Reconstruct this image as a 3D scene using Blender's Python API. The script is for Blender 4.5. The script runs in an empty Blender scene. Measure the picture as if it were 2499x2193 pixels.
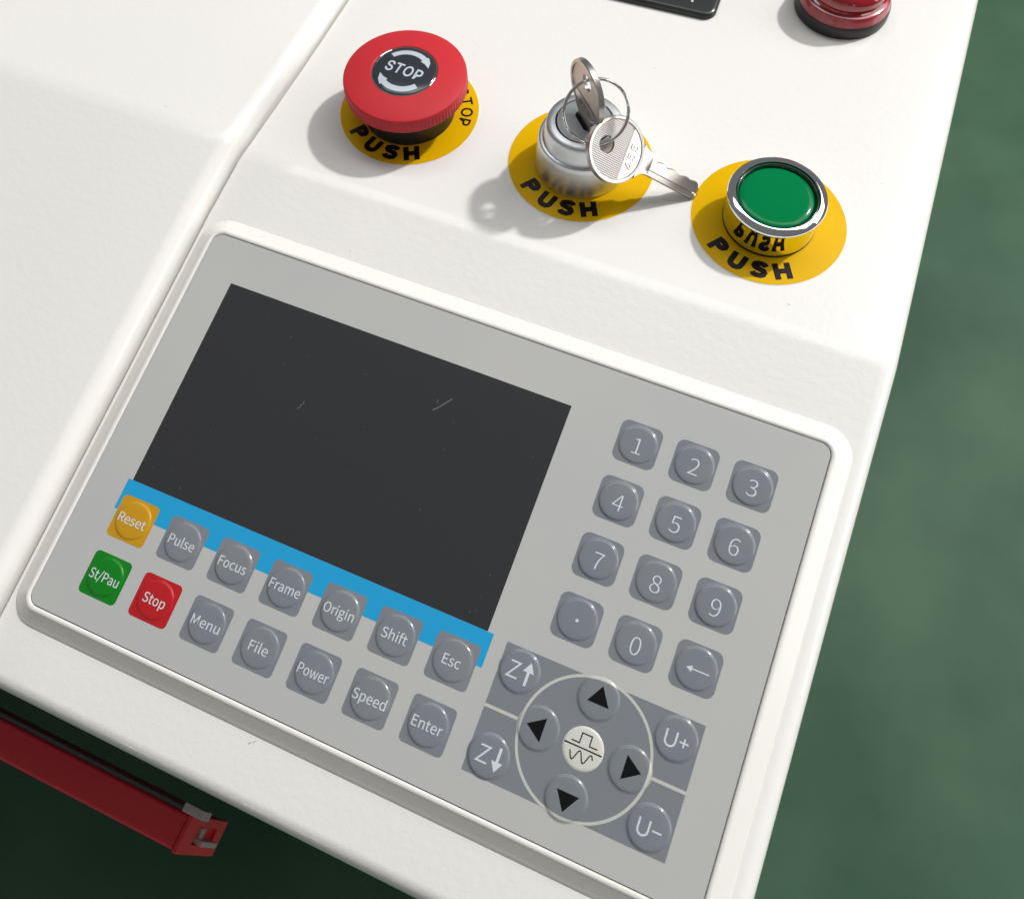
import bpy, math, os, random
from mathutils import Vector, Matrix
random.seed(7)
S = bpy.context.scene
COL = S.collection
PI = math.pi
MM = 0.001
sin, cos, rad = math.sin, math.cos, math.radians

# ------------------------------------------------------------------ camera
# world: origin on the fold of the control box, x to the right, y to the back, z up (metres)
cd = bpy.data.cameras.new('camera')
cam = bpy.data.objects.new('camera', cd)
COL.objects.link(cam)
S.camera = cam
CX = Vector((0.9210, 0.3880, -0.0410))
CF = Vector((-0.2320, 0.4590, -0.8570)).normalized()
CX = (CX - CF * CX.dot(CF)).normalized()
CY = CX.cross(-CF) * -1.0                      # image up
CY = (-CF).cross(CX)
cam.matrix_world = Matrix(((CX.x, CY.x, -CF.x, 0.155338),
                           (CX.y, CY.y, -CF.y, -0.160858),
                           (CX.z, CY.z, -CF.z, 0.256140),
                           (0, 0, 0, 1)))
cd.sensor_fit = 'HORIZONTAL'
cd.sensor_width = 36.0
cd.lens = 36.0 * 2367.7 / 2499.0
cd.shift_x = -(1139.8 - 1249.5) / 2499.0
cd.shift_y = (715.96 - 1096.5) / 2499.0
cd.clip_start = 0.01
cd.clip_end = 60
cd.dof.use_dof = True
cd.dof.focus_distance = 0.288
cd.dof.aperture_fstop = 22.0

# ------------------------------------------------------------------ world, lamps, exposure
w = bpy.data.worlds.new('World')
S.world = w
w.use_nodes = True
bg = w.node_tree.nodes['Background']
bg.inputs[0].default_value = (0.97, 1.0, 1.0, 1)
bg.inputs[1].default_value = 0.165
S.view_settings.view_transform = 'Standard'
S.view_settings.look = 'None'
S.view_settings.exposure = 0.0
S.view_settings.gamma = 1.0
S.render.engine = 'CYCLES'
S.cycles.max_bounces = 10
S.cycles.sample_clamp_indirect = 6.0
S.cycles.use_denoising = True


def area(name, loc, target, power, size, shape='DISK', size_y=None, color=(1, 1, 1)):
    l = bpy.data.lights.new(name, 'AREA')
    l.shape = shape
    l.size = size
    if size_y:
        l.size_y = size_y
    l.energy = power
    l.color = color
    o = bpy.data.objects.new(name, l)
    COL.objects.link(o)
    o.location = loc
    o.rotation_euler = (Vector(target) - Vector(loc)).to_track_quat('-Z', 'Y').to_euler()
    return o


KD = Vector((0.55, 0.77, 1.0)).normalized()
area('hall_lamp', Vector((0.12, 0.0, 0)) + KD * 5.0, (0.12, 0, 0), 186, 0.235, color=(1, 0.985, 0.955))
area('fill_panel', (1.8, 2.1, 2.4), (1.8, 2.1, 0), 36, 2.0, 'RECTANGLE', 1.8, color=(0.985, 0.995, 1))  # unseen soft fill light, added to lift the cast shadows
area('fill_strip', (0.2, 0.92, 2.4), (0.2, 0.92, 0), 25, 3.0, 'RECTANGLE', 0.6, color=(0.985, 0.995, 1))  # added fill light out of view, brightens the front-facing slopes
area('side_window', (4.0, 1.2, 1.0), (0.1, 0, 0.1), 56, 2.6, 'RECTANGLE', 2.0, color=(1, 0.98, 0.96))
for i in range(14):                              # a row of narrow light strips far in front, seen as dots along the front edge
    area('far_lamp', (-4.6 + 0.66 * i + (0.2 if i % 3 else -0.15), -5.0, 0.5 + 0.3 * (i % 2)), (0.1, -0.17, 0), 1.5, 0.03, 'RECTANGLE', 0.5)

# ------------------------------------------------------------------ materials


def mat(name, col, rough=0.5, metal=0.0, bump=None, spec=0.5, coat=0.0, trans=0.0, ior=1.45, dirt=None, mottle=None, aniso=0):
    m = bpy.data.materials.new(name)
    m.use_nodes = True
    nt = m.node_tree
    b = nt.nodes['Principled BSDF']
    b.inputs['Base Color'].default_value = (*col, 1)
    b.inputs['Roughness'].default_value = rough
    b.inputs['Metallic'].default_value = metal
    b.inputs['Specular IOR Level'].default_value = spec
    b.inputs['Coat Weight'].default_value = coat
    b.inputs['Coat Roughness'].default_value = 0.08
    b.inputs['Transmission Weight'].default_value = trans
    b.inputs['IOR'].default_value = ior
    tc = None
    if bump or dirt or mottle:
        tc = nt.nodes.new('ShaderNodeTexCoord')
    if bump:
        last = None
        for sc, st, dist in bump:
            n = nt.nodes.new('ShaderNodeTexNoise')
            n.inputs['Scale'].default_value = sc
            n.inputs['Detail'].default_value = 3
            nt.links.new(tc.outputs['Object'], n.inputs['Vector'])
            bp = nt.nodes.new('ShaderNodeBump')
            bp.inputs['Strength'].default_value = st
            bp.inputs['Distance'].default_value = dist
            nt.links.new(n.outputs['Fac'], bp.inputs['Height'])
            if last:
                nt.links.new(last.outputs['Normal'], bp.inputs['Normal'])
            last = bp
        nt.links.new(last.outputs['Normal'], b.inputs['Normal'])
    src = None
    if mottle:                                   # gentle colour variation
        sc, col2, lo, hi = mottle
        n = nt.nodes.new('ShaderNodeTexNoise')
        n.inputs['Scale'].default_value = sc
        n.inputs['Detail'].default_value = 5
        nt.links.new(tc.outputs['Object'], n.inputs['Vector'])
        mr = nt.nodes.new('ShaderNodeMapRange')
        mr.inputs['From Min'].default_value = lo
        mr.inputs['From Max'].default_value = hi
        nt.links.new(n.outputs['Fac'], mr.inputs['Value'])
        mx = nt.nodes.new('ShaderNodeMix')
        mx.data_type = 'RGBA'
        mx.inputs['A'].default_value = (*col, 1)
        mx.inputs['B'].default_value = (*col2, 1)
        nt.links.new(mr.outputs['Result'], mx.inputs['Factor'])
        nt.links.new(mx.outputs['Result'], b.inputs['Base Color'])
        src = mx.outputs['Result']
    if dirt:                                     # rare small specks of grime
        sc, thr, dcol = dirt
        v = nt.nodes.new('ShaderNodeTexVoronoi')
        v.voronoi_dimensions = '2D'
        v.inputs['Scale'].default_value = sc
        n = nt.nodes.new('ShaderNodeTexNoise')
        n.inputs['Scale'].default_value = sc * 3
        nt.links.new(tc.outputs['Object'], n.inputs['Vector'])
        ad = nt.nodes.new('ShaderNodeVectorMath')
        ad.operation = 'MULTIPLY_ADD'
        ad.inputs[1].default_value = (0.6 / sc, 0.6 / sc, 0.6 / sc)
        nt.links.new(n.outputs['Color'], ad.inputs[0])
        nt.links.new(tc.outputs['Object'], ad.inputs[2])
        nt.links.new(ad.outputs[0], v.inputs['Vector'])
        # only some cells carry a speck
        sep = nt.nodes.new('ShaderNodeSeparateColor')
        nt.links.new(v.outputs['Color'], sep.inputs[0])
        c1 = nt.nodes.new('ShaderNodeMath')
        c1.operation = 'MULTIPLY'
        c1.inputs[1].default_value = thr
        nt.links.new(sep.outputs[0], c1.inputs[0])
        sb = nt.nodes.new('ShaderNodeMath')
        sb.operation = 'SUBTRACT'
        sb.inputs[1].default_value = thr * 0.72
        nt.links.new(c1.outputs[0], sb.inputs[0])
        lt = nt.nodes.new('ShaderNodeMath')
        lt.operation = 'LESS_THAN'
        nt.links.new(v.outputs['Distance'], lt.inputs[0])
        nt.links.new(sb.outputs[0], lt.inputs[1])
        mx = nt.nodes.new('ShaderNodeMix')
        mx.data_type = 'RGBA'
        if src:
            nt.links.new(src, mx.inputs['A'])
        else:
            mx.inputs['A'].default_value = (*col, 1)
        mx.inputs['B'].default_value = (*dcol, 1)
        nt.links.new(lt.outputs[0], mx.inputs['Factor'])
        nt.links.new(mx.outputs['Result'], b.inputs['Base Color'])
    return m


M = {}
M['paint'] = mat('white_powder_coat', (0.80, 0.782, 0.752), 0.26, bump=[(420, 0.15, 0.0005), (1500, 0.09, 0.0002)], spec=0.35, coat=0.3,
                 dirt=(60, 0.045, (0.36, 0.34, 0.32)))
M['abs'] = mat('white_plastic_frame', (0.77, 0.752, 0.712), 0.28, bump=[(300, 0.03, 0.0003)], dirt=(120, 0.06, (0.35, 0.32, 0.27)))
M['plate'] = mat('grey_membrane_film', (0.440, 0.448, 0.442), 0.32, spec=0.25, bump=[(900, 0.04, 0.0002)], mottle=(14, (0.468, 0.464, 0.448), 0.35, 0.7))
M['slate'] = mat('slate_key_print', (0.185, 0.201, 0.230), 0.17, spec=0.45, bump=[(500, 0.05, 0.0003)], mottle=(70, (0.205, 0.217, 0.232), 0.35, 0.68))
M['slate_flat'] = mat('slate_pad_print', (0.192, 0.206, 0.226), 0.34, spec=0.3, bump=[(500, 0.04, 0.0003)])
M['k_yellow'] = mat('amber_key_print', (0.52, 0.27, 0.012), 0.20)
M['k_green'] = mat('green_key_print', (0.006, 0.19, 0.012), 0.20)
M['k_red'] = mat('red_key_print', (0.44, 0.014, 0.018), 0.20)
M['legend'] = mat('pale_legend_ink', (0.60, 0.63, 0.66), 0.35)
M['ringink'] = mat('cream_line_ink', (0.50, 0.50, 0.46), 0.4)
M['cream'] = mat('cream_key_print', (0.60, 0.60, 0.54), 0.4)
M['blackink'] = mat('black_ink', (0.006, 0.006, 0.007), 0.35, spec=0.2)
M['blue'] = mat('sky_blue_print', (0.018, 0.315, 0.60), 0.36, spec=0.25)
M['screen'] = mat('dark_screen_window', (0.029, 0.031, 0.031), 0.24, bump=[(700, 0.03, 0.0002)], mottle=(9, (0.031, 0.031, 0.034), 0.3, 0.7),  # mottle paints a faint reflection variation into the screen colour
                  dirt=(160, 0.10, (0.16, 0.16, 0.16)))
M['gap'] = mat('dark_gap', (0.03, 0.025, 0.02), 0.7)
M['yellow'] = mat('yellow_sticker', (0.70, 0.405, 0.001), 0.36, spec=0.06, bump=[(350, 0.05, 0.0003)])
M['paper'] = mat('white_sticker_backing', (0.80, 0.78, 0.72), 0.6)
M['sticker_ink'] = mat('black_sticker_ink', (0.010, 0.006, 0.006), 0.30, bump=[(2500, 0.25, 0.0002)], spec=0.2)
M['red'] = mat('red_button_plastic', (0.54, 0.030, 0.038), 0.40, spec=0.2, bump=[(900, 0.04, 0.0002)])
M['black'] = mat('black_plastic', (0.016, 0.015, 0.014), 0.38)
M['disc'] = mat('smoked_disc', (0.030, 0.034, 0.040), 0.16, spec=0.6)
M['disc_ink'] = mat('silver_disc_ink', (0.50, 0.55, 0.60), 0.28)
M['chrome'] = mat('chrome', (0.82, 0.83, 0.85), 0.045, metal=1.0)
M['satin'] = mat('satin_aluminium', (0.70, 0.72, 0.74), 0.38, metal=1.0, bump=[(1400, 0.05, 0.0002)])
M['satin_dark'] = mat('satin_barrel', (0.40, 0.42, 0.43), 0.36, metal=1.0, bump=[(1400, 0.05, 0.0002)])
M['nickel'] = mat('nickel_key_metal', (0.56, 0.525, 0.50), 0.30, metal=1.0, bump=[(1800, 0.10, 0.0002)])
M['ring'] = mat('steel_ring', (0.72, 0.70, 0.68), 0.10, metal=1.0)
M['g_diff'] = mat('green_diffuser', (0.0, 0.30, 0.085), 0.5)
M['g_glass'] = mat('green_lens', (0.30, 0.95, 0.62), 0.05, trans=1.0, ior=1.45)
M['g_wall'] = mat('green_lens_wall', (0.0, 0.035, 0.014), 0.15)
M['r_glass'] = mat('red_lamp_plastic', (0.36, 0.030, 0.045), 0.14, coat=0.6)
M['r_dark'] = mat('dark_red_lamp_plastic', (0.30, 0.006, 0.014), 0.05, coat=1.0)
M['meter'] = mat('meter_black_plastic', (0.030, 0.031, 0.032), 0.22)
M['floor'] = mat('green_epoxy_floor', (0.028, 0.078, 0.042), 0.55, bump=[(12, 0.15, 0.004)], mottle=(5.0, (0.054, 0.118, 0.068), 0.34, 0.68), spec=0.2)
M['cab'] = mat('dark_cabinet_paint', (0.02, 0.022, 0.022), 0.5)
M['handle'] = mat('red_handle_paint', (0.80, 0.036, 0.052), 0.40, bump=[(300, 0.08, 0.0004)])
M['zinc'] = mat('zinc_steel', (0.55, 0.52, 0.50), 0.45, metal=0.2)
M['zinc_dark'] = mat('dull_dark_steel', (0.09, 0.09, 0.09), 0.5)
M['scratch'] = mat('scratch_on_screen', (0.15, 0.15, 0.15), 0.6)

# knurled face of the key bows: fine relief from two crossed waves


def knurl_mat():
    m = mat('knurled_nickel', (0.66, 0.625, 0.60), 0.32, metal=1.0)
    nt = m.node_tree
    tc = nt.nodes.new('ShaderNodeTexCoord')
    sp = nt.nodes.new('ShaderNodeSeparateXYZ')
    nt.links.new(tc.outputs['Object'], sp.inputs[0])
    outs = []
    for ax in (0, 1):
        mu = nt.nodes.new('ShaderNodeMath')
        mu.operation = 'MULTIPLY'
        mu.inputs[1].default_value = 2 * PI / 0.00062
        nt.links.new(sp.outputs[ax], mu.inputs[0])
        si = nt.nodes.new('ShaderNodeMath')
        si.operation = 'SINE'
        nt.links.new(mu.outputs[0], si.inputs[0])
        outs.append(si)
    ml = nt.nodes.new('ShaderNodeMath')
    ml.operation = 'ADD'
    nt.links.new(outs[0].outputs[0], ml.inputs[0])
    nt.links.new(outs[1].outputs[0], ml.inputs[1])
    bp = nt.nodes.new('ShaderNodeBump')
    bp.inputs['Strength'].default_value = 0.35
    bp.inputs['Distance'].default_value = 0.00010
    nt.links.new(ml.outputs[0], bp.inputs['Height'])
    nt.links.new(bp.outputs['Normal'], m.node_tree.nodes['Principled BSDF'].inputs['Normal'])
    return m


M['knurl'] = knurl_mat()


# film print of the arrow keys: slate inside the pad circle, cream line, then panel grey
def pad_mat(cx, cy, r1, r2):
    m = mat('pad_film_print', (0.165, 0.180, 0.205), 0.20)
    nt = m.node_tree
    tc = nt.nodes.new('ShaderNodeTexCoord')
    sb = nt.nodes.new('ShaderNodeVectorMath')
    sb.operation = 'SUBTRACT'
    sb.inputs[1].default_value = (cx, cy, 0)
    nt.links.new(tc.outputs['Object'], sb.inputs[0])
    fl = nt.nodes.new('ShaderNodeVectorMath')
    fl.operation = 'MULTIPLY'
    fl.inputs[1].default_value = (1, 1, 0)
    nt.links.new(sb.outputs[0], fl.inputs[0])
    ln = nt.nodes.new('ShaderNodeVectorMath')
    ln.operation = 'LENGTH'
    nt.links.new(fl.outputs[0], ln.inputs[0])
    prev = None
    for r, c in ((r1, (0.50, 0.50, 0.46)), (r2, (0.39, 0.39, 0.375))):
        gt = nt.nodes.new('ShaderNodeMath')
        gt.operation = 'GREATER_THAN'
        gt.inputs[1].default_value = r
        nt.links.new(ln.outputs['Value'], gt.inputs[0])
        mx = nt.nodes.new('ShaderNodeMix')
        mx.data_type = 'RGBA'
        if prev:
            nt.links.new(prev, mx.inputs['A'])
        else:
            mx.inputs['A'].default_value = (0.190, 0.205, 0.226, 1)
        mx.inputs['B'].default_value = (*c, 1)
        nt.links.new(gt.outputs[0], mx.inputs['Factor'])
        prev = mx.outputs['Result']
    nt.links.new(prev, nt.nodes['Principled BSDF'].inputs['Base Color'])
    return m


# ------------------------------------------------------------------ mesh helpers (coordinates in millimetres)


class MB:
    def __init__(self):
        self.v = []
        self.f = []

    def add(self, vs, fs):
        o = len(self.v)
        self.v += [tuple(x) for x in vs]
        self.f += [tuple(i + o for i in f) for f in fs]
        return self

    def lathe(self, prof, n=96, c=(0, 0), rfun=None, close=True):
        vs, fs = [], []
        for (r, z) in prof:
            for k in range(n):
                a = 2 * PI * k / n
                rr = r if rfun is None else rfun(r, z, k)
                vs.append((c[0] + rr * cos(a), c[1] + rr * sin(a), z))
        for i in range(len(prof) - 1):
            for k in range(n):
                k2 = (k + 1) % n
                fs.append((i * n + k, i * n + k2, (i + 1) * n + k2, (i + 1) * n + k))
        if close:
            if prof[0][0] > 0:
                fs.append(tuple(range(n))[::-1])
            if prof[-1][0] > 0:
                b = (len(prof) - 1) * n
                fs.append(tuple(b + k for k in range(n)))
        return self.add(vs, fs)

    def box(self, x0, x1, y0, y1, z0, z1):
        v = [(x, y, z) for z in (z0, z1) for y in (y0, y1) for x in (x0, x1)]
        return self.add(v, [(0, 2, 3, 1), (4, 5, 7, 6), (0, 1, 5, 4), (2, 6, 7, 3), (0, 4, 6, 2), (1, 3, 7, 5)])

    def loops(self, loops, cap0=False, cap1=False, closed=True):
        n = len(loops[0])
        vs = [p for l in loops for p in l]
        fs = []
        for i in range(len(loops) - 1):
            for k in range(n if closed else n - 1):
                k2 = (k + 1) % n
                fs.append((i * n + k, i * n + k2, (i + 1) * n + k2, (i + 1) * n + k))
        if cap0:
            fs.append(tuple(range(n))[::-1])
        if cap1:
            b = (len(loops) - 1) * n
            fs.append(tuple(b + k for k in range(n)))
        return self.add(vs, fs)

    def tube(self, pts, r, n=8, closed=False):
        pts = [Vector(p) for p in pts]
        loops = []
        ref = None
        m = len(pts)
        for i, p in enumerate(pts):
            a = pts[i - 1] if (i > 0 or closed) else p
            b = pts[(i + 1) % m] if (i < m - 1 or closed) else p
            t = (b - a).normalized()
            if ref is None:
                ref = t.orthogonal().normalized()
            ref = (ref - t * ref.dot(t)).normalized()
            bi = t.cross(ref)
            loops.append([tuple(p + ref * (r * cos(2 * PI * k / n)) + bi * (r * sin(2 * PI * k / n))) for k in range(n)])
        if closed:
            loops.append(loops[0])
        return self.loops(loops, cap0=not closed, cap1=not closed)

    def build(self, name, m, parent=None, smooth=35, label=None, bevel=None, matrix=None):
        me = bpy.data.meshes.new(name)
        vs = self.v
        if matrix is not None:
            vs = [matrix @ Vector(p) for p in vs]
        me.from_pydata([(p[0] * MM, p[1] * MM, p[2] * MM) for p in vs], [], self.f)
        me.validate()
        import bmesh
        b = bmesh.new()
        b.from_mesh(me)
        bmesh.ops.recalc_face_normals(b, faces=b.faces)
        b.to_mesh(me)
        b.free()
        if smooth is not None:
            me.shade_smooth()
            me.set_sharp_from_angle(angle=rad(smooth))
        me.materials.append(m)
        o = bpy.data.objects.new(name, me)
        COL.objects.link(o)
        if parent:
            o.parent = parent
        if label:
            o['label'] = label
        if bevel:
            bv = o.modifiers.new('bevel', 'BEVEL')
            bv.width = bevel * MM
            bv.segments = 3
            bv.limit_method = 'ANGLE'
        return o


def thing(name, label, cat, loc=(0, 0, 0), rot=None, group=None):
    o = bpy.data.objects.new(name, None)
    o.empty_display_size = 0.01
    COL.objects.link(o)
    o.location = Vector(loc) * MM
    if rot is not None:
        o.rotation_euler = rot
    o['label'] = label
    o['category'] = cat
    if group:
        o['group'] = group
    return o


def rrect(x0, x1, y0, y1, r, n=8, z=0.0):
    """rounded rectangle loop, counter-clockwise; r one radius"""
    out = []
    for cx, cy, a0 in ((x1 - r, y1 - r, 0), (x0 + r, y1 - r, 90), (x0 + r, y0 + r, 180), (x1 - r, y0 + r, 270)):
        for k in range(n + 1):
            a = rad(a0 + 90 * k / n)
            out.append((cx + r * cos(a), cy + r * sin(a), z))
    return out


FD = os.path.join(bpy.utils.resource_path('LOCAL'), 'datafiles', 'fonts')


def font(fn):
    try:
        return bpy.data.fonts.load(os.path.join(FD, fn))
    except Exception:
        return None


F_SANS = font('Noto Sans CJK Regular.woff2')
F_BOLD = font('Inter.woff2')


def text_mb(s, height, width=None, fnt=None, off=0.0, cell=None, hfun=None, place=(0, 0), rot=0.0, space=1.0):
    """flat letters as faces; cap height and total width in mm; centred; optional height function"""
    cu = bpy.data.curves.new('t', 'FONT')
    cu.body = s
    if fnt:
        cu.font = fnt
    cu.size = 1.0
    cu.offset = off
    cu.space_character = space
    cu.resolution_u = 5
    o = bpy.data.objects.new('t', cu)
    COL.objects.link(o)
    dg = bpy.context.evaluated_depsgraph_get()
    me = bpy.data.meshes.new_from_object(o.evaluated_get(dg))
    # cap height from a reference letter
    cu.body = 'H'
    dg.update()
    m2 = bpy.data.meshes.new_from_object(o.evaluated_get(dg))
    ch = max(v.co.y for v in m2.vertices) - min(v.co.y for v in m2.vertices)
    base = min(v.co.y for v in m2.vertices)
    bpy.data.meshes.remove(m2)
    COL.objects.unlink(o)
    bpy.data.objects.remove(o)
    xs = [v.co.x for v in me.vertices]
    x0, x1 = min(xs), max(xs)
    k = height / ch
    kx = k if not width else width / (x1 - x0)
    import bmesh
    b = bmesh.new()
    b.from_mesh(me)
    bpy.data.meshes.remove(me)
    ca, sa = cos(rot), sin(rot)
    for v in b.verts:
        x = (v.co.x - (x0 + x1) / 2) * kx
        y = (v.co.y - base) * k - height / 2
        v.co = (place[0] + x * ca - y * sa, place[1] + x * sa + y * ca, 0)
    bmesh.ops.remove_doubles(b, verts=b.verts, dist=1e-5)
    if cell:
        grid_cut(b, cell)
    if hfun:
        for v in b.verts:
            v.co.z = hfun(v.co.x, v.co.y)
    mb = MB()
    b.verts.ensure_lookup_table()
    for i, v in enumerate(b.verts):
        v.index = i
    mb.add([tuple(v.co) for v in b.verts], [tuple(v.index for v in f.verts) for f in b.faces])
    b.free()
    return mb


def grid_cut(b, cell):
    import bmesh
    for ax in (0, 1):
        cs = [v.co[ax] for v in b.verts]
        t = math.floor(min(cs) / cell) * cell + cell
        while t < max(cs):
            co = [0, 0, 0]
            no = [0, 0, 0]
            co[ax] = t
            no[ax] = 1
            bmesh.ops.bisect_plane(b, geom=b.verts[:] + b.edges[:] + b.faces[:], plane_co=co, plane_no=no, dist=1e-5)
            t += cell


def poly_mb(polys, cell=None, hfun=None, z=0.0):
    """flat polygons (lists of xy), optionally cut in a grid and lifted by hfun"""
    import bmesh
    b = bmesh.new()
    for p in polys:
        b.faces.new([b.verts.new((x, y, z)) for x, y in p])
    bmesh.ops.triangulate(b, faces=b.faces[:])
    if cell:
        grid_cut(b, cell)
    if hfun:
        for v in b.verts:
            v.co.z = hfun(v.co.x, v.co.y)
    mb = MB()
    for i, v in enumerate(b.verts):
        v.index = i
    mb.add([tuple(v.co) for v in b.verts], [tuple(v.index for v in f.verts) for f in b.faces])
    b.free()
    return mb


def stroke(pts, wd, closed=False):
    """polygons for a polyline stroke of width wd (one quad per segment plus joins)"""
    out = []
    n = len(pts)
    L, R = [], []
    for i in range(n):
        a = Vector(pts[max(i - 1, 0)])
        b_ = Vector(pts[min(i + 1, n - 1)])
        p = Vector(pts[i])
        d1 = (p - a).normalized() if i > 0 else (b_ - p).normalized()
        d2 = (b_ - p).normalized() if i < n - 1 else d1
        t = (d1 + d2)
        t = t.normalized() if t.length > 1e-6 else d1
        nn = Vector((-t.y, t.x))
        m = 1.0 / max(0.35, nn.dot(Vector((-d1.y, d1.x))))
        L.append(p + nn * wd / 2 * m)
        R.append(p - nn * wd / 2 * m)
    for i in range(n - 1):
        out.append([tuple(L[i]), tuple(R[i]), tuple(R[i + 1]), tuple(L[i + 1])])
    return out


# ------------------------------------------------------------------ the sloping lower surface and the panel frame of reference
TH = 0.19866
SY, CYY = sin(TH), cos(TH)
Y0, Z0 = 30.796, -4.0


def P2W(x, y, z):
    """panel frame (mm) -> world (mm)"""
    return (x, (y - Y0) * CYY - (z - Z0) * SY, (y - Y0) * SY + (z - Z0) * CYY)


# ------------------------------------------------------------------ floor
fl = MB()
fl.box(-7000, 7000, -7000, 7000, -930, -900)
o = fl.build('floor', M['floor'], smooth=None)
o['kind'] = 'structure'
o['label'] = 'green epoxy workshop floor with faint mottling'


# ------------------------------------------------------------------ control box housing and the lid beside it
def side_path(y_front, r_front, z_off, y_back=330.0, fold_r=34.0, wall=30.0):
    """(y, z, ny, nz) along the sheet from the back to the bottom of the front wall; z_off raises it along its normal"""
    out = []
    # fold arc: horizontal -> slope, centre below the fold
    t = fold_r * math.tan(TH / 2)
    out.append((y_back, 0, 0, 1))
    for k in range(1, 8):
        out.append((y_back + (t - y_back) * k / 8, 0, 0, 1))
    for k in range(13):
        a = TH * k / 12
        out.append((t - fold_r * sin(a), -fold_r * (1 - cos(a)), -sin(a), cos(a)))
    # slope until the front roundover; front wall is vertical at y_front
    turn = PI / 2 - TH
    # tangent length along slope
    tl = r_front * math.tan(turn / 2)
    s_corner = -y_front / CYY                       # distance along slope from the fold line to the corner
    s1 = s_corner - tl
    for k in range(1, 9):
        s = t + (s1 - t) * k / 8
        out.append((-s * CYY, -s * SY, -SY, CYY))
    cy = -s1 * CYY + r_front * SY
    cz = -s1 * SY - r_front * CYY
    for k in range(1, 17):
        a = TH + turn * k / 16
        out.append((cy - r_front * sin(a), cz + r_front * cos(a), -sin(a), cos(a)))
    zb = out[-1][1]
    out.append((y_front, zb - wall, -1, 0))
    return [(y + ny * z_off, z + nz * z_off, ny, nz) for y, z, ny, nz in out]


def sheet(path, prof_fun):
    """sweep: for each path point a cross-section of (x, h) points, h measured along the normal"""
    loops = []
    for i, (y, z, ny, nz) in enumerate(path):
        pr = prof_fun(y, z)
        loops.append([(x, y + ny * h, z + nz * h) for x, h in pr])
    return loops


def xr(y):                                           # right edge, measured from the photograph
    return 212.3 + 0.6 * max(0.0, min(1.0, (-y - 60) / 110.0))


def xl(y):                                           # left seam
    return -6.2 - 1.9 * max(0.0, min(1.0, (12 - y) / 24.0))


def box_prof(y, z):
    r, rl = 5.2, 0.9
    a, b = xl(y), xr(y)
    pr = [(a, -4.5), (a, -rl)]
    pr += [(a + rl - rl * cos(rad(t)), -rl + rl * sin(rad(t))) for t in (22, 45, 67, 90)]
    n = 10
    pr += [(a + rl + (b - r - a - rl) * k / n, 0) for k in range(1, n)]
    pr += [(b - r + r * sin(rad(t)), -r + r * cos(rad(t))) for t in range(0, 91, 9)]
    pr += [(b, -r - 3)]
    return pr


cabinet = thing('laser_machine', 'white powder coated machine cabinet with a sloping control desk that holds all the buttons', 'machine', (0, 0, -900))


def under(o, p):
    o.parent = p
    o.matrix_parent_inverse = Matrix.Translation(-p.location)
    return o


path = side_path(-175.7, 5.0, 0.0)
hb = MB()
LP = sheet(path, box_prof)
hb.loops(LP, closed=False)
# side walls and back, straight down
nl = len(LP[0])
right = [l[-1] for l in LP]
left = [l[0] for l in LP]
rv = [(p[0], p[1], p[2]) for p in right]
hb.add(rv + [(p[0], p[1], min(p[2], -60)) for p in rv], [(i, i + 1, i + 1 + len(rv), i + len(rv)) for i in range(len(rv) - 1)])
lv = [(p[0], p[1], p[2]) for p in left]
hb.add(lv + [(p[0], p[1], min(p[2], -60)) for p in lv], [(i, i + 1, i + 1 + len(lv), i + len(lv)) for i in range(len(lv) - 1)])
housing = under(hb.build('control_desk', M['paint'], smooth=40), cabinet)

# cabinet body below, set back from the desk front
cb = MB()
cb.box(-900, 210, -158, 700, -880, -46)
under(cb.build('cabinet_body', M['cab'], smooth=None), cabinet)
cbk = MB()
cbk.box(-5, 211.5, 330, 700, -60, -0.6)
under(cbk.build('rear_deck', M['paint'], smooth=None, bevel=1.0), cabinet)

# lid: separate raised cover to the left, rounded along its right edge
lid = thing('machine_lid', 'large white rounded lid left of the control desk, across the narrow seam', 'lid', (-400, 0, 0))


def lid_prof(y, z):
    r = 6.0
    b = xl(y) - 1.05
    pr = [(-900, 0), (-600, 0), (-300, 0), (-150, 0), (-90, 0), (-50, 0)]
    pr += [(b - r + r * sin(rad(t)), -r + r * cos(rad(t))) for t in range(0, 82, 9)]
    pr += [(b - 0.05, -r - 1.2), (b, -12.0)]
    return pr


lp = side_path(-170.2, 6.0, 6.0)
lb = MB()
lb.loops(sheet(lp, lid_prof), closed=False)
under(lb.build('lid_shell', M['paint'], smooth=40), lid)
# dark strip in the seam, painting in the shade of the open groove
sb = MB()
sp = side_path(-172.0, 5.0, -4.2)
sb.loops(sheet(sp, lambda y, z: [(xl(y) - 2.2, 0), (xl(y) + 0.6, 0)]), closed=False)
under(sb.build('seam_shade', M['gap'], smooth=None, label='dark painted shade deep in the seam beside the desk'), lid)

# ------------------------------------------------------------------ keypad panel
PW, PH = 200.0, 123.85
panel = thing('control_panel', 'grey keypad panel with dark screen and blue stripe in a raised white frame', 'control panel')
pm = Matrix(((1, 0, 0, P2W(0, 0, 0)[0]), (0, CYY, -SY, P2W(0, 0, 0)[1]), (0, SY, CYY, P2W(0, 0, 0)[2]), (0, 0, 0, 1)))
panel.location = Vector(P2W(0, 0, 0)) * MM
panel.rotation_euler = (TH, 0, 0)

fr = MB()


def ro(o_, z, rc):
    return rrect(-o_, PW + o_, -PH - o_, o_, rc, 10, z)


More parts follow.
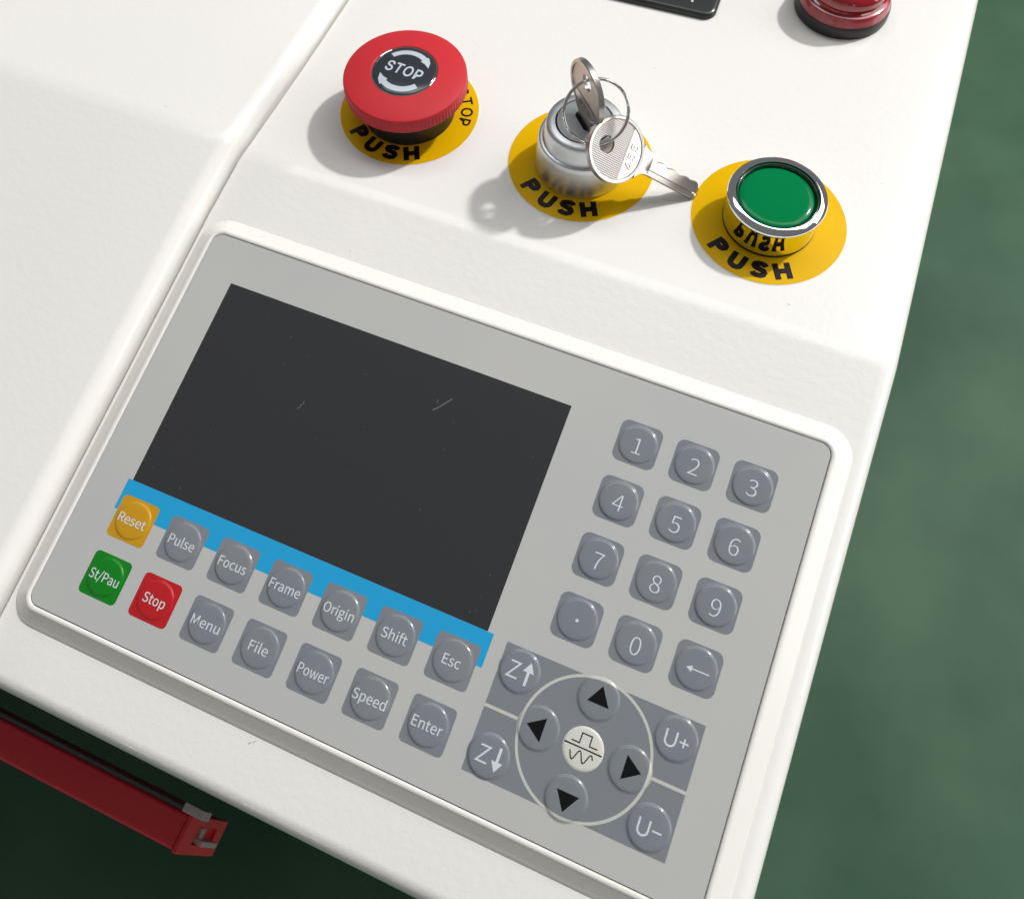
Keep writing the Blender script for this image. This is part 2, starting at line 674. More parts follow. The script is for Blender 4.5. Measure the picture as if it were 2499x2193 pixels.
fr.loops([ro(.28, -2.0, 3.6), ro(.28, -0.25, 3.6), ro(.4, -0.02, 3.7), ro(.85, 0.10, 4.0), ro(1.35, 0.08, 4.4), ro(1.75, -0.12, 4.7),
          ro(2.0, -0.42, 4.95), ro(2.25, -0.62, 5.1), ro(5.2, -2.9, 7.8), ro(5.5, -3.12, 8.0), ro(6.2, -3.55, 8.8), ro(6.6, -3.93, 9.2), ro(6.7, -5.0, 9.3)])
fr.build('frame', M['abs'], panel, smooth=50)
gp = MB()
gp.loops([ro(1.0, -1.2, 3.6)], cap1=True)
gp.build('gasket', M['gap'], panel, smooth=None)
pl = MB()
pl.loops([rrect(0, PW, -PH, 0, 3.4, 10, -1.1), rrect(0, PW, -PH, 0, 3.4, 10, -0.06), rrect(0.05, PW - 0.05, -PH + .05, -.05, 3.4, 10, 0.0)], cap1=True)
pl.build('faceplate', M['plate'], panel, smooth=None)

# screen window: a sheet slightly proud of the film
sx0, sx1, sy0, sy1 = 12.9, 128.0, -81.3, -14.4
scr = MB()
scr.loops([rrect(sx0, sx1, sy0, sy1, 0.05, 1, 0.0), rrect(sx0, sx1, sy0, sy1, 0.05, 1, 0.05)], cap1=True)
screen = scr.build('screen', M['screen'], panel, smooth=None)
for k, pts in enumerate(([(90.0, -29.8), (91.4, -28.4), (92.6, -26.8), (94.3, -24.6)], [(52.0, -41.0), (52.3, -41.9), (51.5, -42.6), (51.7, -43.3), (50.9, -43.9)],
                         [(90.6, -27.4), (90.2, -26.5)], [(121.4, -78.6), (121.7, -78.3)], [(39.2, -24.3), (39.6, -24.1)])):
    poly_mb(stroke(pts, 0.28 if k == 0 else 0.16), z=0.07).build('scratch', M['scratch'], screen, smooth=None)
bl = MB()
bl.loops([rrect(11.5, 129.9, -90.6, -81.35, 0.05, 1, 0.0), rrect(11.5, 129.9, -90.6, -81.35, 0.05, 1, 0.03)], cap1=True)
bl.build('blue_stripe', M['blue'], panel, smooth=None)

# key domes
DP = [(0, .50), (1.3, .498), (2.6, .490), (3.7, .475), (4.5, .45), (4.9, .42), (5.15, .37), (5.32, .29), (5.46, .17), (5.62, .08), (5.85, .05)]


def dome_h(r, hmax=1.0):
    if r >= 5.85:
        return 0.05
    for (a, za), (b, zb) in zip(DP, DP[1:]):
        if r <= b:
            t = (r - a) / (b - a)
            return (za + (zb - za) * t) * hmax
    return 0.05


def key_mesh(cx, cy, half, rc, n=48, square=True, R=5.7, hm=1.0, jit=0.0):
    mb = MB()
    loops = []
    for (r, z) in DP[1:]:
        loops.append([(cx + r * cos(2 * PI * k / n), cy + r * sin(2 * PI * k / n), max(0.05, z * hm)) for k in range(n)])
    if square:
        def sq(a, h, z):
            c, s = cos(a), sin(a)
            # ray against rounded square
            m = h / max(abs(c), abs(s))
            x, y = m * c, m * s
            ix, iy = abs(x) - (h - rc), abs(y) - (h - rc)
            if ix > 0 and iy > 0:
                lo, hi = 0.0, m
                for _ in range(24):
                    t = (lo + hi) / 2
                    dx, dy = max(0, abs(t * c) - (h - rc)), max(0, abs(t * s) - (h - rc))
                    if math.hypot(dx, dy) > rc:
                        hi = t
                    else:
                        lo = t
                x, y = lo * c, lo * s
            return (cx + x, cy + y, z)
        angs = [2 * PI * k / n for k in range(n)]
        loops.append([sq(a, half, 0.045) for a in angs])
        loops.append([sq(a, half, 0.0) for a in angs])
    vs = [(cx, cy, DP[0][1] * hm)] + [p for l in loops for p in l]
    fs = [(0, 1 + k, 1 + (k + 1) % n) for k in range(n)]
    for i in range(len(loops) - 1):
        for k in range(n):
            k2 = (k + 1) % n
            fs.append((1 + i * n + k, 1 + (i + 1) * n + k, 1 + (i + 1) * n + k2, 1 + i * n + k2))
    return mb.add(vs, fs)


def legend(cx, cy, s, h, wd, parent, hm=1.0, m=None, polys=None, fnt=None, off=0.0, dx=0, dy=0, up=0.05):
    hf = lambda x, y: max(0.05, dome_h(math.hypot(x - cx, y - cy)) * hm) + up
    if polys is not None:
        mb = poly_mb(polys, 0.5, hf)
    else:
        mb = text_mb(s, h, wd, fnt or F_SANS, off, 0.5, hf, place=(cx + dx, cy + dy))
    return mb.build('legend', m or M['legend'], parent, smooth=None)


def key(cx, cy, half, rc, m, label, hm=1.0):
    return key_mesh(cx, cy, half, rc, 64, hm=hm).build('key', m, panel, smooth=60, label=label)


RX = [18.95 + 17.15 * i for i in range(7)]
row1 = [('Reset', 'k_yellow', 9.2), ('Pulse', 'slate', 8.5), ('Focus', 'slate', 8.9), ('Frame', 'slate', 9.7), ('Origin', 'slate', 9.3), ('Shift', 'slate', 7.6), ('Esc', 'slate', 5.2)]
row2 = [('St/Pau', 'k_green', 9.8), ('Stop', 'k_red', 7.2), ('Menu', 'slate', 9.1), ('File', 'slate', 5.9), ('Power', 'slate', 9.3), ('Speed', 'slate', 9.9), ('Enter', 'slate', 8.7)]
cname = {'k_yellow': 'amber', 'slate': 'slate grey', 'k_green': 'green', 'k_red': 'red'}
for row, y in ((row1, -91.95), (row2, -109.2)):
    for x, (s, m, wd) in zip(RX, row):
        hm = random.uniform(0.85, 1.1)
        k = key(x, y, 6.3, 1.35, M[m], '%s key printed %s' % (cname[m], s), hm)
        legend(x, y, s, 2.75, wd, k, hm, dx=-0.1, dy=-0.1, off=0.002)
NX = [149.45, 165.95, 182.5]
NY = [-18.45, -35.45, -52.45, -69.45]
digs = ['1', '2', '3', '4', '5', '6', '7', '8', '9', '.', '0', '<']
for i, d in enumerate(digs):
    x, y = NX[i % 3], NY[i // 3]
    hm = random.uniform(0.9, 1.15)
    nm = {'.': 'a dot', '<': 'a left arrow'}.get(d, 'the number ' + d)
    k = key(x, y, 6.15, 2.3, M['slate'], 'slate grey key printed with ' + nm, hm)
    if d == '.':
        legend(x, y, '', 0, 0, k, hm, polys=[[(x + .1 + .45 * cos(a * PI / 8), y - .3 + .45 * sin(a * PI / 8)) for a in range(16)]])
    elif d == '<':
        ax, ay = x + .5, y - .4
        legend(x, y, '', 0, 0, k, hm, polys=[[(ax - 3.1, ay), (ax - 1.5, ay - .85), (ax - 1.5, ay + .85)], [(ax - 1.5, ay - .17), (ax + 3.1, ay - .17), (ax + 3.1, ay + .17), (ax - 1.5, ay + .17)]])
    else:
        legend(x, y, d, 4.55, None, k, hm, dx=0.15, dy=-0.6, off=-0.004)

# jog pad: printed corner plates, round pad, cream lines, domed keys
RCX, RCY = 161.7, -98.6
M['pad'] = pad_mat(RCX * MM, RCY * MM, 17.1 * MM, 17.85 * MM)


def corner_plate(x0, x1, y0, y1, sx, sy, label):
    """rectangle with the circle cut out; sx, sy say which corner is the outer one"""
    R = 17.9
    X = x0 if sx < 0 else x1            # outer x
    Yo = y1 if sy > 0 else y0           # outer y
    Yi = y0 if sy > 0 else y1           # inner y, near the middle bar
    dyo, dyi = Yo - RCY, Yi - RCY
    a_o = math.atan2(dyo, sx * math.sqrt(R * R - dyo * dyo))
    a_i = math.atan2(dyi, sx * math.sqrt(R * R - dyi * dyi))
    if a_i - a_o > PI:
        a_i -= 2 * PI
    if a_o - a_i > PI:
        a_i += 2 * PI
    pts = [(X, Yo)] + [(RCX + R * cos(a_o + (a_i - a_o) * k / 16), RCY + R * sin(a_o + (a_i - a_o) * k / 16)) for k in range(17)] + [(X, Yi)]
    mb = poly_mb([pts], z=0.03)
    return mb.build('printed_plate', M['slate_flat'], panel, smooth=None, label=label)


corner_plate(134.0, RCX, -98.15, -81.7, -1, 1, 'slate plate under Z up')
corner_plate(134.0, RCX, -115.5, -99.05, -1, -1, 'slate plate under Z down')
corner_plate(RCX, 189.0, -98.15, -81.7, 1, 1, 'slate plate under U plus')
corner_plate(RCX, 189.0, -115.5, -99.05, 1, -1, 'slate plate under U minus')
db = MB()
db.lathe([(17.2, 0.0), (17.2, 0.045)], 96, (RCX, RCY))
db.build('jog_disc', M['slate_flat'], panel, smooth=None, label='round slate pad')
rb = MB()
rb.lathe([(17.1, 0.03), (17.1, 0.055), (17.85, 0.055), (17.85, 0.02)], 96, (RCX, RCY), close=False)
rb.build('jog_ring', M['ringink'], panel, smooth=None, label='cream ring line')
for a, b in ((134.0, 143.9), (179.5, 189.0)):
    mb = MB()
    mb.box(a, b, -99.03, -98.17, 0.0, 0.04)
    mb.build('divider_line', M['ringink'], panel, smooth=None)
for (x, y, tri, nm) in ((161.35, -86.0, [(161.55, -82.6), (158.7, -87.35), (164.6, -87.35)], 'up'),
                        (149.2, -98.7, [(146.0, -98.65), (150.6, -101.75), (150.6, -95.6)], 'left'),
                        (174.2, -98.75, [(177.25, -98.72), (172.7, -95.65), (172.7, -101.8)], 'right'),
                        (161.5, -111.4, [(158.6, -109.95), (161.65, -114.65), (164.6, -109.95)], 'down')):
    k = key_mesh(x, y, 0, 0, 64, square=False, hm=1.0)
    k.v = [(a, b, c + 0.02) for a, b, c in k.v]
    k = k.build('key', M['pad'], panel, smooth=60, label='round key with black arrow pointing ' + nm)
    legend(x, y, '', 0, 0, k, 1.0, M['blackink'], polys=[tri], up=0.05)
for (x, y, kind, nm) in ((139.7, -87.55, 'zu', 'Z and up arrow'), (139.5, -109.9, 'zd', 'Z and down arrow'), (182.9, -87.5, 'U+', 'U plus'), (182.9, -109.5, 'U-', 'U minus')):
    k = key_mesh(x, y, 0, 0, 64, square=False, hm=1.05)
    k.v = [(a, b, c + 0.02) for a, b, c in k.v]
    k = k.build('key', M['slate'], panel, smooth=60, label='round key printed ' + nm)
    if kind[0] == 'z':
        zx, zy = (138.1, -87.6) if kind == 'zu' else (138.15, -109.8)
        pol = stroke([(zx - 1.35, zy + 2.0), (zx + 1.3, zy + 2.0), (zx - 1.45, zy - 1.95), (zx + 1.45, zy - 1.95)], 0.45)
        ax = zx + 3.95
        s_ = 1 if kind == 'zu' else -1
        top = zy + 3.2 * s_
        pol += [[(ax, top), (ax - 1.55 * s_, top - 2.6 * s_), (ax + 1.55 * s_, top - 2.6 * s_)],
                [(ax - .38, top - 2.6 * s_), (ax + .38, top - 2.6 * s_), (ax + .38, top - 6.1 * s_), (ax - .38, top - 6.1 * s_)]]
        legend(x, y, '', 0, 0, k, 1.05, polys=pol, up=0.05)
    else:
        ux, uy = x - 1.35, y - .3
        pol = stroke([(ux - 1.35, uy + 1.95), (ux - 1.35, uy - .6), (ux - 1.2, uy - 1.25), (ux - .7, uy - 1.75), (ux, uy - 1.95), (ux + .7, uy - 1.75),
                      (ux + 1.2, uy - 1.25), (ux + 1.35, uy - .6), (ux + 1.35, uy + 1.95)], 0.5)
        px = x + 2.15
        pol += [[(px - 1.2, uy - .2), (px + 1.2, uy - .2), (px + 1.2, uy + .22), (px - 1.2, uy + .22)]]
        if kind == 'U+':
            pol += [[(px - .21, uy + .22), (px - .21, uy + 1.15), (px + .21, uy + 1.15), (px + .21, uy + .22)], [(px - .21, uy - .2), (px - .21, uy - 1.1), (px + .21, uy - 1.1), (px + .21, uy - .2)]]
        legend(x, y, '', 0, 0, k, 1.05, polys=pol, up=0.05)
mk = MB()
mk.lathe([(5.45, 0.03), (5.4, 0.10), (4.6, 0.16), (3, 0.2), (0.001, 0.22)], 64, (161.65, -98.85), close=False)
mk = mk.build('key', M['cream'], panel, smooth=60, label='cream round key with black pulse and wave marks')
wx, wy = 161.65, -98.75
cp = stroke([(156.5, wy), (166.75, wy)], 0.34)
cp += stroke([(158.2, -97.75), (160.3, -97.8), (160.35, -95.25), (163.0, -95.25), (163.0, -97.75), (165.2, -97.7)], 0.3)
wv = [(158.35, -100.4)]
for k in range(0, 31):
    t = k / 30
    wv.append((158.6 + 6.2 * t, -100.85 - 1.3 * sin(2 * PI * (t * 2.05) - 1.2 - PI / 2 - 0.9) * -1))
cp += stroke(wv[1:], 0.3)
poly_mb(cp, 0.6, lambda x, y: 0.245).build('legend', M['blackink'], mk, smooth=None)


# ------------------------------------------------------------------ stickers and buttons on the flat desk top
GLY = {
    'P': [[(-1.45, -2.95), (-1.45, 2.95)], [(-1.45, 2.2), (0.35, 2.2), (1.2, 1.85), (1.5, 1.15), (1.2, 0.4), (0.35, 0.05), (-1.45, 0.05)]],
    'U': [[(-1.6, 2.95), (-1.6, -0.6), (-1.4, -1.5), (-0.8, -2.05), (0, -2.2), (0.8, -2.05), (1.4, -1.5), (1.6, -0.6), (1.6, 2.95)]],
    'S': [[(1.75, 1.35), (1.35, 1.95), (0.6, 2.2), (-0.5, 2.2), (-1.3, 1.85), (-1.5, 1.2), (-1.1, 0.6), (0, 0.2), (1.15, -0.25), (1.55, -0.95), (1.3, -1.75), (0.5, -2.2), (-0.6, -2.2), (-1.4, -1.85), (-1.75, -1.15)]],
    'H': [[(-1.65, -2.95), (-1.65, 2.95)], [(1.65, -2.95), (1.65, 2.95)], [(-1.65, 0), (1.65, 0)]]}


def bold_word(word, angs, r, zz, wd=1.85):
    tot = MB()
    for ch, a in zip(word, angs):
        A = rad(a)
        rot = A + PI / 2
        for j, st in enumerate(GLY[ch]):
            mb = poly_mb(stroke([(x * 1.1, y) for x, y in st], wd), z=zz + 0.004 * j)
            tot.add([(r * cos(A) + x * cos(rot) - y * sin(rot), r * sin(A) + x * sin(rot) + y * cos(rot), z) for x, y, z in mb.v], mb.f)
    return tot


def sticker(cx, cy, parent, R=24.2, words=()):
    mb = MB()
    mb.lathe([(R, 0.0), (R - 0.05, 0.22), (R - 0.3, 0.26), (0.001, 0.26)], 128, close=False)
    st = mb.build('sticker', M['yellow'], parent, smooth=40)
    ed = MB()
    ed.lathe([(R + 0.22, 0.0), (R + 0.2, 0.1), (R - 0.2, 0.13)], 128, close=False)
    ed.build('cut_edge', M['paper'], st, smooth=None)
    for (word, angs, r, h, wds, off, outward) in words:
        tot = MB() if outward else bold_word(word, angs, r, 0.275)
        for ch, a in zip(word if outward else '', angs):
            A = rad(a)
            rot = A - PI / 2 if outward else A + PI / 2
            t = text_mb(ch, h, wds.get(ch), F_BOLD, off, place=(r * cos(A), r * sin(A)), rot=rot, hfun=lambda x, y: 0.275)
            tot.add(t.v, t.f)
        tot.build('lettering', M['sticker_ink'], st, smooth=None, label='black word ' + word)
    return st


PUSHW = ('PUSH', (-127.5, -105.3, -84.3, -63.5), 19.4, 5.7, {'P': 4.3, 'U': 4.7, 'S': 4.9, 'H': 4.9}, 0.045, False)

EX, EY = 38.53, 37.44
KX, KY = 101.605, 36.965
GX, GY = 164.54, 36.31

# emergency stop
es = thing('emergency_stop_button', 'big red mushroom stop button with black STOP disc on a yellow sticker', 'emergency stop', (EX, EY, 0))
sticker(0, 0, es, words=(PUSHW, ('STOP', (45.0, 31.5, 17.3, 4.6), 20.05, 4.2, {'S': 3.3, 'T': 3.4, 'O': 4.0, 'P': 3.1}, 0.018, True)))
c = MB()
c.lathe([(15.9, 0.2), (15.9, 1.2), (15.7, 12.6)], 96)
c.build('collar', M['black'], es)
NR = 100


def ribs(r, z, k):
    if 12.6 < z < 16.9:
        return r + (0.13 if (k % 4) in (0, 1) else -0.17)
    return r


c = MB()
c.lathe([(15.0, 12.0), (20.2, 12.0), (20.65, 12.3), (20.8, 12.65), (20.75, 17.0), (20.68, 17.35), (20.4, 17.65), (19.9, 17.82), (17, 18.4), (14, 18.95), (12, 19.2), (11.35, 19.28),
         (11.2, 19.2), (11.1, 18.9), (10.9, 18.6), (0.001, 18.6)], NR * 4, rfun=ribs, close=False)
c.build('mushroom_cap', M['red'], es, smooth=28)
c = MB()
c.lathe([(11.0, 18.7), (11.0, 19.15), (10.85, 19.25), (10.7, 19.2), (10.6, 18.9)], 96, close=False)
c.build('disc_rim', M['chrome'], es)
c = MB()
c.lathe([(10.7, 18.8), (10.6, 19.05), (10.2, 19.2), (8, 19.5), (5, 19.72), (2.5, 19.8), (0.001, 19.83)], 96, close=False)
disc = c.build('stop_disc', M['disc'], es, smooth=60)


def disc_h(x, y):
    r = math.hypot(x, y)
    tb = [(0, 19.83), (2.5, 19.8), (5, 19.72), (8, 19.5), (10.2, 19.2), (11, 18.9)]
    for (a, za), (b, zb) in zip(tb, tb[1:]):
        if r <= b:
            return za + (zb - za) * (r - a) / (b - a) + 0.035
    return 19


t = text_mb('STOP', 4.5, 13.2, F_BOLD, 0.016, 0.8, disc_h, place=(0.0, -0.05), rot=rad(-4), space=1.08)
t.build('lettering', M['disc_ink'], disc, smooth=None, label='silver word STOP')
ap = []
for base in (0, PI):
    def pc(r, a):
        return (r * cos(rad(a) + base), r * sin(rad(a) + base))
    outer = [pc(9.15, 143 - (143 - 57) * k / 14) for k in range(15)]
    inner = [pc(7.15, 143 - (143 - 57) * k / 14) for k in range(15)]
    for k in range(14):
        ap.append([outer[k], inner[k], inner[k + 1], outer[k + 1]])
    ap.append([pc(9.75, 57), pc(6.5, 57), pc(7.2, 42), pc(8.0, 26), pc(9.1, 42)])
poly_mb(ap, 0.8, disc_h).build('turn_arrows', M['disc_ink'], disc, smooth=None, label='two silver curved arrows')

# key switch
ks = thing('key_switch', 'silver cylindrical key switch in the middle of the three yellow stickers', 'key switch', (KX, KY, 0))
sticker(0, 0, ks, words=(PUSHW,))
c = MB()
c.lathe([(15.0, 0.2), (15.3, 0.5), (15.3, 1.0), (14.95, 6), (14.6, 11.5), (14.5, 12.8), (14.25, 13.5), (13.7, 13.8), (13.2, 13.82), (12.95, 14.1), (12.75, 14.7), (12.45, 17.4), (12.15, 19.6),
         (11.95, 20.2), (11.6, 20.5), (10.2, 20.75), (9.35, 20.8), (9.25, 20.6), (9.2, 18.5)], 128, close=False)
c.build('switch_body', M['satin'], ks, smooth=35)
c = MB()
c.lathe([(9.3, 18.6), (8.0, 18.6)], 64, close=False)
c.build('barrel_gap', M['gap'], ks, smooth=None)
# barrel with its key slot, turned to face the inserted key
UA = math.atan2(-0.716, 0.698)
c = MB()
c.lathe([(8.85, 18.4), (8.85, 20.5), (8.7, 20.72), (0.001, 20.78)], 96, close=False)
barrel = c.build('lock_barrel', M['satin_dark'], ks, smooth=40)
c = MB()
c.loops([rrect(-4.4, 4.4, -1.9, 1.9, 1.8, 6, 20.80)], cap1=True)
o = c.build('key_slot', M['blackink'], barrel, smooth=None, matrix=Matrix.Rotation(UA, 4, 'Z'))

# push button
gb = thing('push_button', 'round green push button in a chrome bezel, rightmost of the three on yellow stickers', 'push button', (GX, GY, 0))
sticker(0, 0, gb, words=(PUSHW,))
c = MB()
c.lathe([(14.3, 0.2), (14.4, 0.3), (14.4, 0.9), (14.25, 1.0)], 96, close=False)
c.build('base_shadow', M['black'], gb)  # black ring paints the shadow line at the foot of the bezel
c = MB()
c.lathe([(14.2, 0.9), (14.32, 1.1), (14.35, 1.4), (14.35, 2.0), (14.35, 6), (14.35, 10.4), (14.35, 10.9), (14.55, 11.3), (15.0, 11.6), (15.15, 12.0), (15.15, 12.6), (14.95, 13.0), (14.3, 13.35), (13.3, 13.7), (12.9, 13.75), (12.65, 13.6), (12.6, 13.2), (12.6, 10.0)], 128, close=False)
c.build('bezel', M['chrome'], gb, smooth=32)
c = MB()
c.lathe([(12.55, 12.9), (12.5, 13.1), (12.1, 13.2), (11.75, 13.05), (11.6, 12.2), (11.5, 11.4), (11.2, 11.2)], 96, close=False)
c.build('lens_rim', M['g_wall'], gb, smooth=60)
c = MB()
c.lathe([(11.65, 11.4), (11.5, 11.9), (11.0, 12.2), (9.5, 12.36), (6.5, 12.48), (3, 12.54), (0.001, 12.56)], 96, close=False)
c.build('green_lens', mat('green_button_lens', (0.0, 0.185, 0.056), 0.10, spec=0.2, bump=[(160, 0.03, 0.0006)]), gb, smooth=60)

# indicator lamp at the top edge of the picture
il = thing('indicator_lamp', 'translucent red indicator lamp on a black collar near the right desk edge', 'lamp', (165.93, 138.64, 0))
c = MB()
c.lathe([(16.6, 0.0), (16.75, 0.6), (16.65, 3.0), (16.45, 4.4), (16.2, 4.7), (10, 4.7)], 96)
c.build('collar', mat('charcoal_collar', (0.022, 0.021, 0.021), 0.42), il)
c = MB()
c.lathe([(16.2, 4.6), (16.1, 5.0), (15.9, 5.4), (15.6, 7.9), (15.3, 8.4), (14.8, 8.6), (14.0, 8.7)], 96, close=False)
c.build('lens_skirt', M['r_glass'], il)
c = MB()
c.lathe([(14.3, 8.6), (13.6, 8.9), (13.4, 9.5), (13.7, 10.0), (13.8, 10.6), (13.7, 12.2), (13.3, 13.4), (12.4, 14.3), (11.0, 14.8), (8, 15.1), (0.001, 15.3)], 96, close=False)
c.build('lens_dome', M['r_dark'], il)

# panel meter, only its near corner shows
mt = thing('panel_meter', 'black panel meter cut off by the top edge of the picture', 'meter', (124.9, 115.3, 0), rot=(0, 0, rad(2.2)))
c = MB()
c.loops([rrect(-75, 0.0, 0, 40, 4.4, 8, 0.0), rrect(-75, 0.0, 0, 40, 4.4, 8, 1.5), rrect(-74.6, -.4, .4, 39.6, 4.2, 8, 2.0), rrect(-73.6, -1.4, 1.4, 38.6, 3.6, 8, 2.3)], cap1=True)
c.build('bezel', M['meter'], mt, smooth=50)
c = MB()
c.loops([rrect(-68, -9.5, 9.5, 33, 1.5, 6, 2.3), rrect(-68, -9.5, 9.5, 33, 1.5, 6, 2.45)], cap1=True)
c.build('display_window', M['blackink'], mt, smooth=None)
c = MB()
c.lathe([(0.5, 2.3), (0.5, 2.5), (0.3, 2.6), (0.001, 2.62)], 20, (-9.6, 5.4), close=False)
c.build('screw_dimple', M['legend'], mt)


# ------------------------------------------------------------------ keys and ring
def key_parts(parent):
    """local frame: bow centre at the origin, blade along +x, face normal +z, metal 2 mm thick"""
    # outline
    bow = 10.45
    n = 72
    tz = 1.0
    # body ring between rim and hole, face recessed
    hx, hr = -3.9, 2.75
    # outer outline polar around bow centre, hole outline matched by angle around hole centre
    out, inn, rim_i = [], [], []
    for k in range(n):
        a = 2 * PI * k / n
        out.append((bow * cos(a), bow * sin(a)))
        rim_i.append((9.15 * cos(a), 9.15 * sin(a)))
        inn.append((hx + hr * cos(a), hr * sin(a)))
    b = MB()
    L = lambda pts, z: [(x, y, z) for x, y in pts]
    sc = lambda pts, f: [(x * f, y * f) for x, y in pts]
    # raised rim: outer wall with soft edges, then down to the recessed face, hole wall, same on the back
    b.loops([L(inn, -0.55), L(inn, 0.55)][::-1] + [L(rim_i, -0.55), L(sc(rim_i, 1.025), -0.95), L(sc(out, 0.975), -1.0), L(out, -0.75), L(out, 0.75), L(sc(out, 0.975), 1.0), L(sc(rim_i, 1.025), 0.95), L(rim_i, 0.55)])
    b.build('bow', M['nickel'], parent, smooth=45)
    # recessed faces: knurled field and the plain segment that carries the number
    X0 = 3.7
    for s in (1, -1):
        z = 0.56 * s
        kn, pn = [], []
        # knurled field as a fan of quads between hole and rim, clipped at x = X0
        a0 = math.acos(X0 / 9.15)
        m = 60
        arc = [(9.15 * cos(a0 + (2 * PI - 2 * a0) * k / m), 9.15 * sin(a0 + (2 * PI - 2 * a0) * k / m)) for k in range(m + 1)]
        chord = [(X0, -9.15 * sin(a0) + 18.3 * sin(a0) * k / 12) for k in range(1, 12)]
        ring_o = arc + chord
        ring_i = []
        for (x, y) in ring_o:
            d = math.hypot(x - hx, y)
            ring_i.append((hx + (x - hx) / d * (hr + 0.02), y / d * (hr + 0.02)))
        f1 = MB()
        f1.loops([L(ring_o, z), L(ring_i, z)])
        f1.build('knurled_face', M['knurl'], parent, smooth=None)
        seg = [(9.15 * cos(-a0 + 2 * a0 * k / 20), 9.15 * sin(-a0 + 2 * a0 * k / 20)) for k in range(21)]
        f2 = MB()
        f2.add(L(seg, z + 0.12 * s), [tuple(range(21))])
        f2.build('number_field', M['nickel'], parent, smooth=None)
        t = text_mb('455', 2.7, 8.0, F_BOLD, 0.008, place=(6.1, 0.0), rot=rad(90), space=1.15)
        v2 = []
        tb = MB()
        if s < 0:
            t.v = [(x, -y, 0) for x, y, _ in t.v]
        nv = len(t.v)
        zt = z + 0.12 * s
        # stamped digits stand a little proud, with side walls
        edges = {}
        for f in t.f:
            for i in range(len(f)):
                e = (f[i], f[(i + 1) % len(f)])
                edges[tuple(sorted(e))] = edges.get(tuple(sorted(e)), 0) + 1
        fs = [f for f in t.f]
        for e, c_ in edges.items():
            if c_ == 1:
                fs.append((e[0], e[1], e[1] + nv, e[0] + nv))
        tb.add([(x, y, zt + 0.22 * s) for x, y, _ in t.v] + [(x, y, zt) for x, y, _ in t.v], fs)
        tb.build('stamped_number', M['nickel'], parent, smooth=30, label='stamped 455')
    # shoulder and blade: cross-section swept along x; grooves milled into the faces
    X = [9.3, 10.2, 11.0, 12.2, 13.4, 14.0, 14.6]
    LO = [-5.6, -4.3, -3.6, -3.1, -2.95, -2.9, -2.9]
    HI = [5.9, 5.2, 4.9, 4.8, 4.7, 4.3, 3.0]
    b = MB()
    loops = []
    teeth = [2.7, 2.6, 2.9, 2.95, 2.5, 2.3, 2.6, 2.9, 2.9, 2.5, 2.25, 2.25, 2.6, 2.9, 2.9, 2.65, 2.8, 3.0, 2.95, 2.5, 1.6, 0.5]
    x = 15.3
    for i, t_ in enumerate(teeth):
        X.append(x)
        HI.append(t_)
        LO.append(-2.9 if i < len(teeth) - 4 else (-2.9, -2.75, -2.3, -1.3)[i - len(teeth) + 4])
        x += 0.99 if i < len(teeth) - 4 else 0.6
    for i, (xx, lo, hi) in enumerate(zip(X, LO, HI)):
        g = 0.0 if i < 4 else min(1.0, (i - 3) / 2.0)
        tt = 0.95 if i < len(X) - 3 else (0.9, 0.75, 0.5)[i - len(X) + 3]
        d = 0.55 * g
        y1, y2, y3, y4 = lo + 0.55 * (1), lo + 0.9, lo + 1.75, lo + 2.1
        mid = [y for y in (y1, y2, y3, y4)]
        hi2 = max(hi, y4 + 0.5)
        top = [(lo, tt * .55), (lo + .2, tt), (y1, tt), (y2, tt - d), (y3, tt - d), (y4, tt), (hi2 - .35, tt), (hi2, tt * .6)]
        bot = [(hi2, -tt * .6), (hi2 - .35, -tt), (y4, -tt), (y3, -tt + d), (y2, -tt + d), (y1, -tt), (lo + .2, -tt), (lo, -tt * .55)]
        loops.append([(xx, y, z) for y, z in top + bot])
    b.loops(loops, cap0=True, cap1=True)
    b.build('blade', M['nickel'], parent, smooth=30)


def frame_rot(d, n):
    d = Vector(d).normalized()
    n = Vector(n)
    n = (n - d * n.dot(d)).normalized()
    e = n.cross(d)
    return Matrix(((d.x, e.x, n.x), (d.y, e.y, n.y), (d.z, e.z, n.z))).to_euler()


lk = thing('loose_key', 'flat nickel key stamped 455, its tip beside the green button sticker', 'key', (114.3, 29.0, 21.4),
           rot=frame_rot((25.9, 9.2, -20.6), (0.657, -0.339, 0.674)), group='two keys on one ring')
key_parts(lk)
ik = bpy.data.objects.new('inserted_key', None)
ik = thing('inserted_key', 'nickel key standing upright in the lock of the silver key switch', 'key', (KX, KY, 34.0),
           rot=frame_rot((0, 0, -1), (-0.716, -0.698, 0)), group='two keys on one ring')
for ch in list(lk.children):
    cc = ch.copy()
    COL.objects.link(cc)
    cc.parent = ik

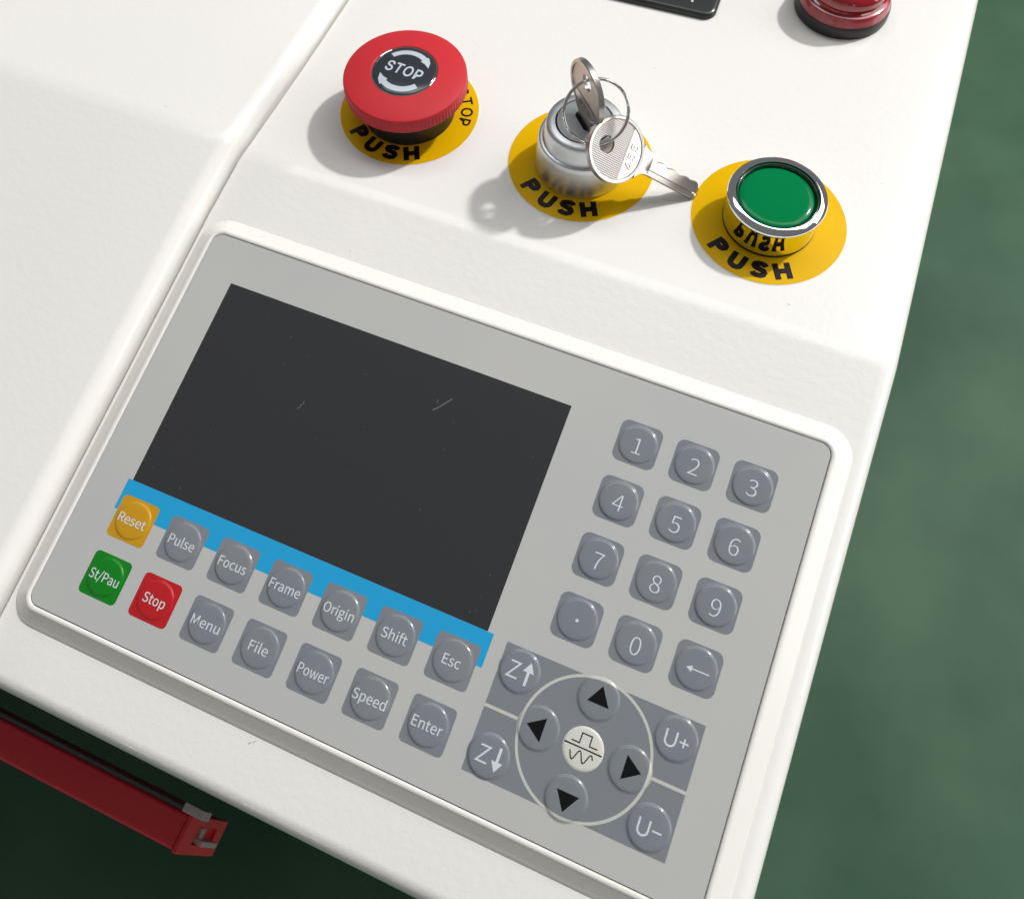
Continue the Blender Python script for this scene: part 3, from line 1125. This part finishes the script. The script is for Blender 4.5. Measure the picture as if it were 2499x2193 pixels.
h1 = Vector((KX, KY, 37.9 + 1.2))
h2 = Vector((114.3, 29.0, 21.4)) + Vector((25.9, 9.2, -20.6)).normalized() * -4.9
mid = (h1 + h2) / 2
ra = (h2 - h1).normalized()
rb_ = Vector((0.921, 0.388, -0.041))
rb_ = (rb_ - ra * rb_.dot(ra)).normalized()
rn = ra.cross(rb_)
RR = (h2 - h1).length / 2
kr = thing('key_ring', 'small steel split ring joining the upright key and the loose key', 'key ring', tuple(mid), rot=Matrix(((ra.x, rb_.x, rn.x), (ra.y, rb_.y, rn.y), (ra.z, rb_.z, rn.z))).to_euler())
pts = []
for k in range(0, 145):
    a = 2 * PI * 2.0 * k / 144 + 1.2
    t_ = k / 144
    # two coils side by side, the cross-over happens quickly
    off = -0.46 + 0.92 * min(1, max(0, (t_ - 0.46) / 0.08))
    pts.append((RR * cos(a), RR * sin(a), off))
c = MB()
c.tube(pts, 0.47, 10)
c.build('split_ring', M['ring'], kr, smooth=60)

# ------------------------------------------------------------------ red handle bar low in front of the desk
hd = thing('handle_bar', 'dark red metal handle bar below the front edge of the desk', 'handle', (0, -196, -175))


def hbuild(mb, name, m, **kw):
    mb.v = [(x, y + 196, z + 175) for x, y, z in mb.v]
    return mb.build(name, m, hd, **kw)


c = MB()
c.box(-420, 37.0, -202.6, -190.0, -200, -150.2)
hbuild(c, 'bar', M['handle'], smooth=None, bevel=1.3)
# end plate with a rectangular opening
eo = [(-203.2, -149.6), (-189.6, -149.6), (-189.6, -199.6), (-203.2, -199.6)]
ei = [(-199.5, -163), (-193.0, -163), (-193.0, -190), (-199.5, -190)]
c = MB()
c.loops([[(36.8, y, z) for y, z in ei], [(39.0, y, z) for y, z in ei], [(39.0, y, z) for y, z in eo], [(36.8, y, z) for y, z in eo], [(36.8, y, z) for y, z in ei]])
hbuild(c, 'end_plate', M['handle'], smooth=None, bevel=0.5)
c = MB()
c.box(30, 38.4, -198.6, -193.6, -176, -171)
c.box(33, 41.5, -199.2, -197.2, -189, -168)
hbuild(c, 'latch_tab', M['zinc'], smooth=None, bevel=0.3)
c = MB()
c.box(-420, 33.5, -189.9, -188.3, -151.8, -150.4)
hbuild(c, 'mounting_strip', M['zinc_dark'], smooth=None, bevel=0.3)
c = MB()
c.box(33.5, 42.5, -190.0, -186.8, -158, -149.5)
hbuild(c, 'strip_end', M['zinc'], smooth=None, bevel=0.3)
c = MB()
c.box(-400, -380, -188, -157, -185, -165)
hbuild(c, 'standoff', M['handle'], smooth=None)
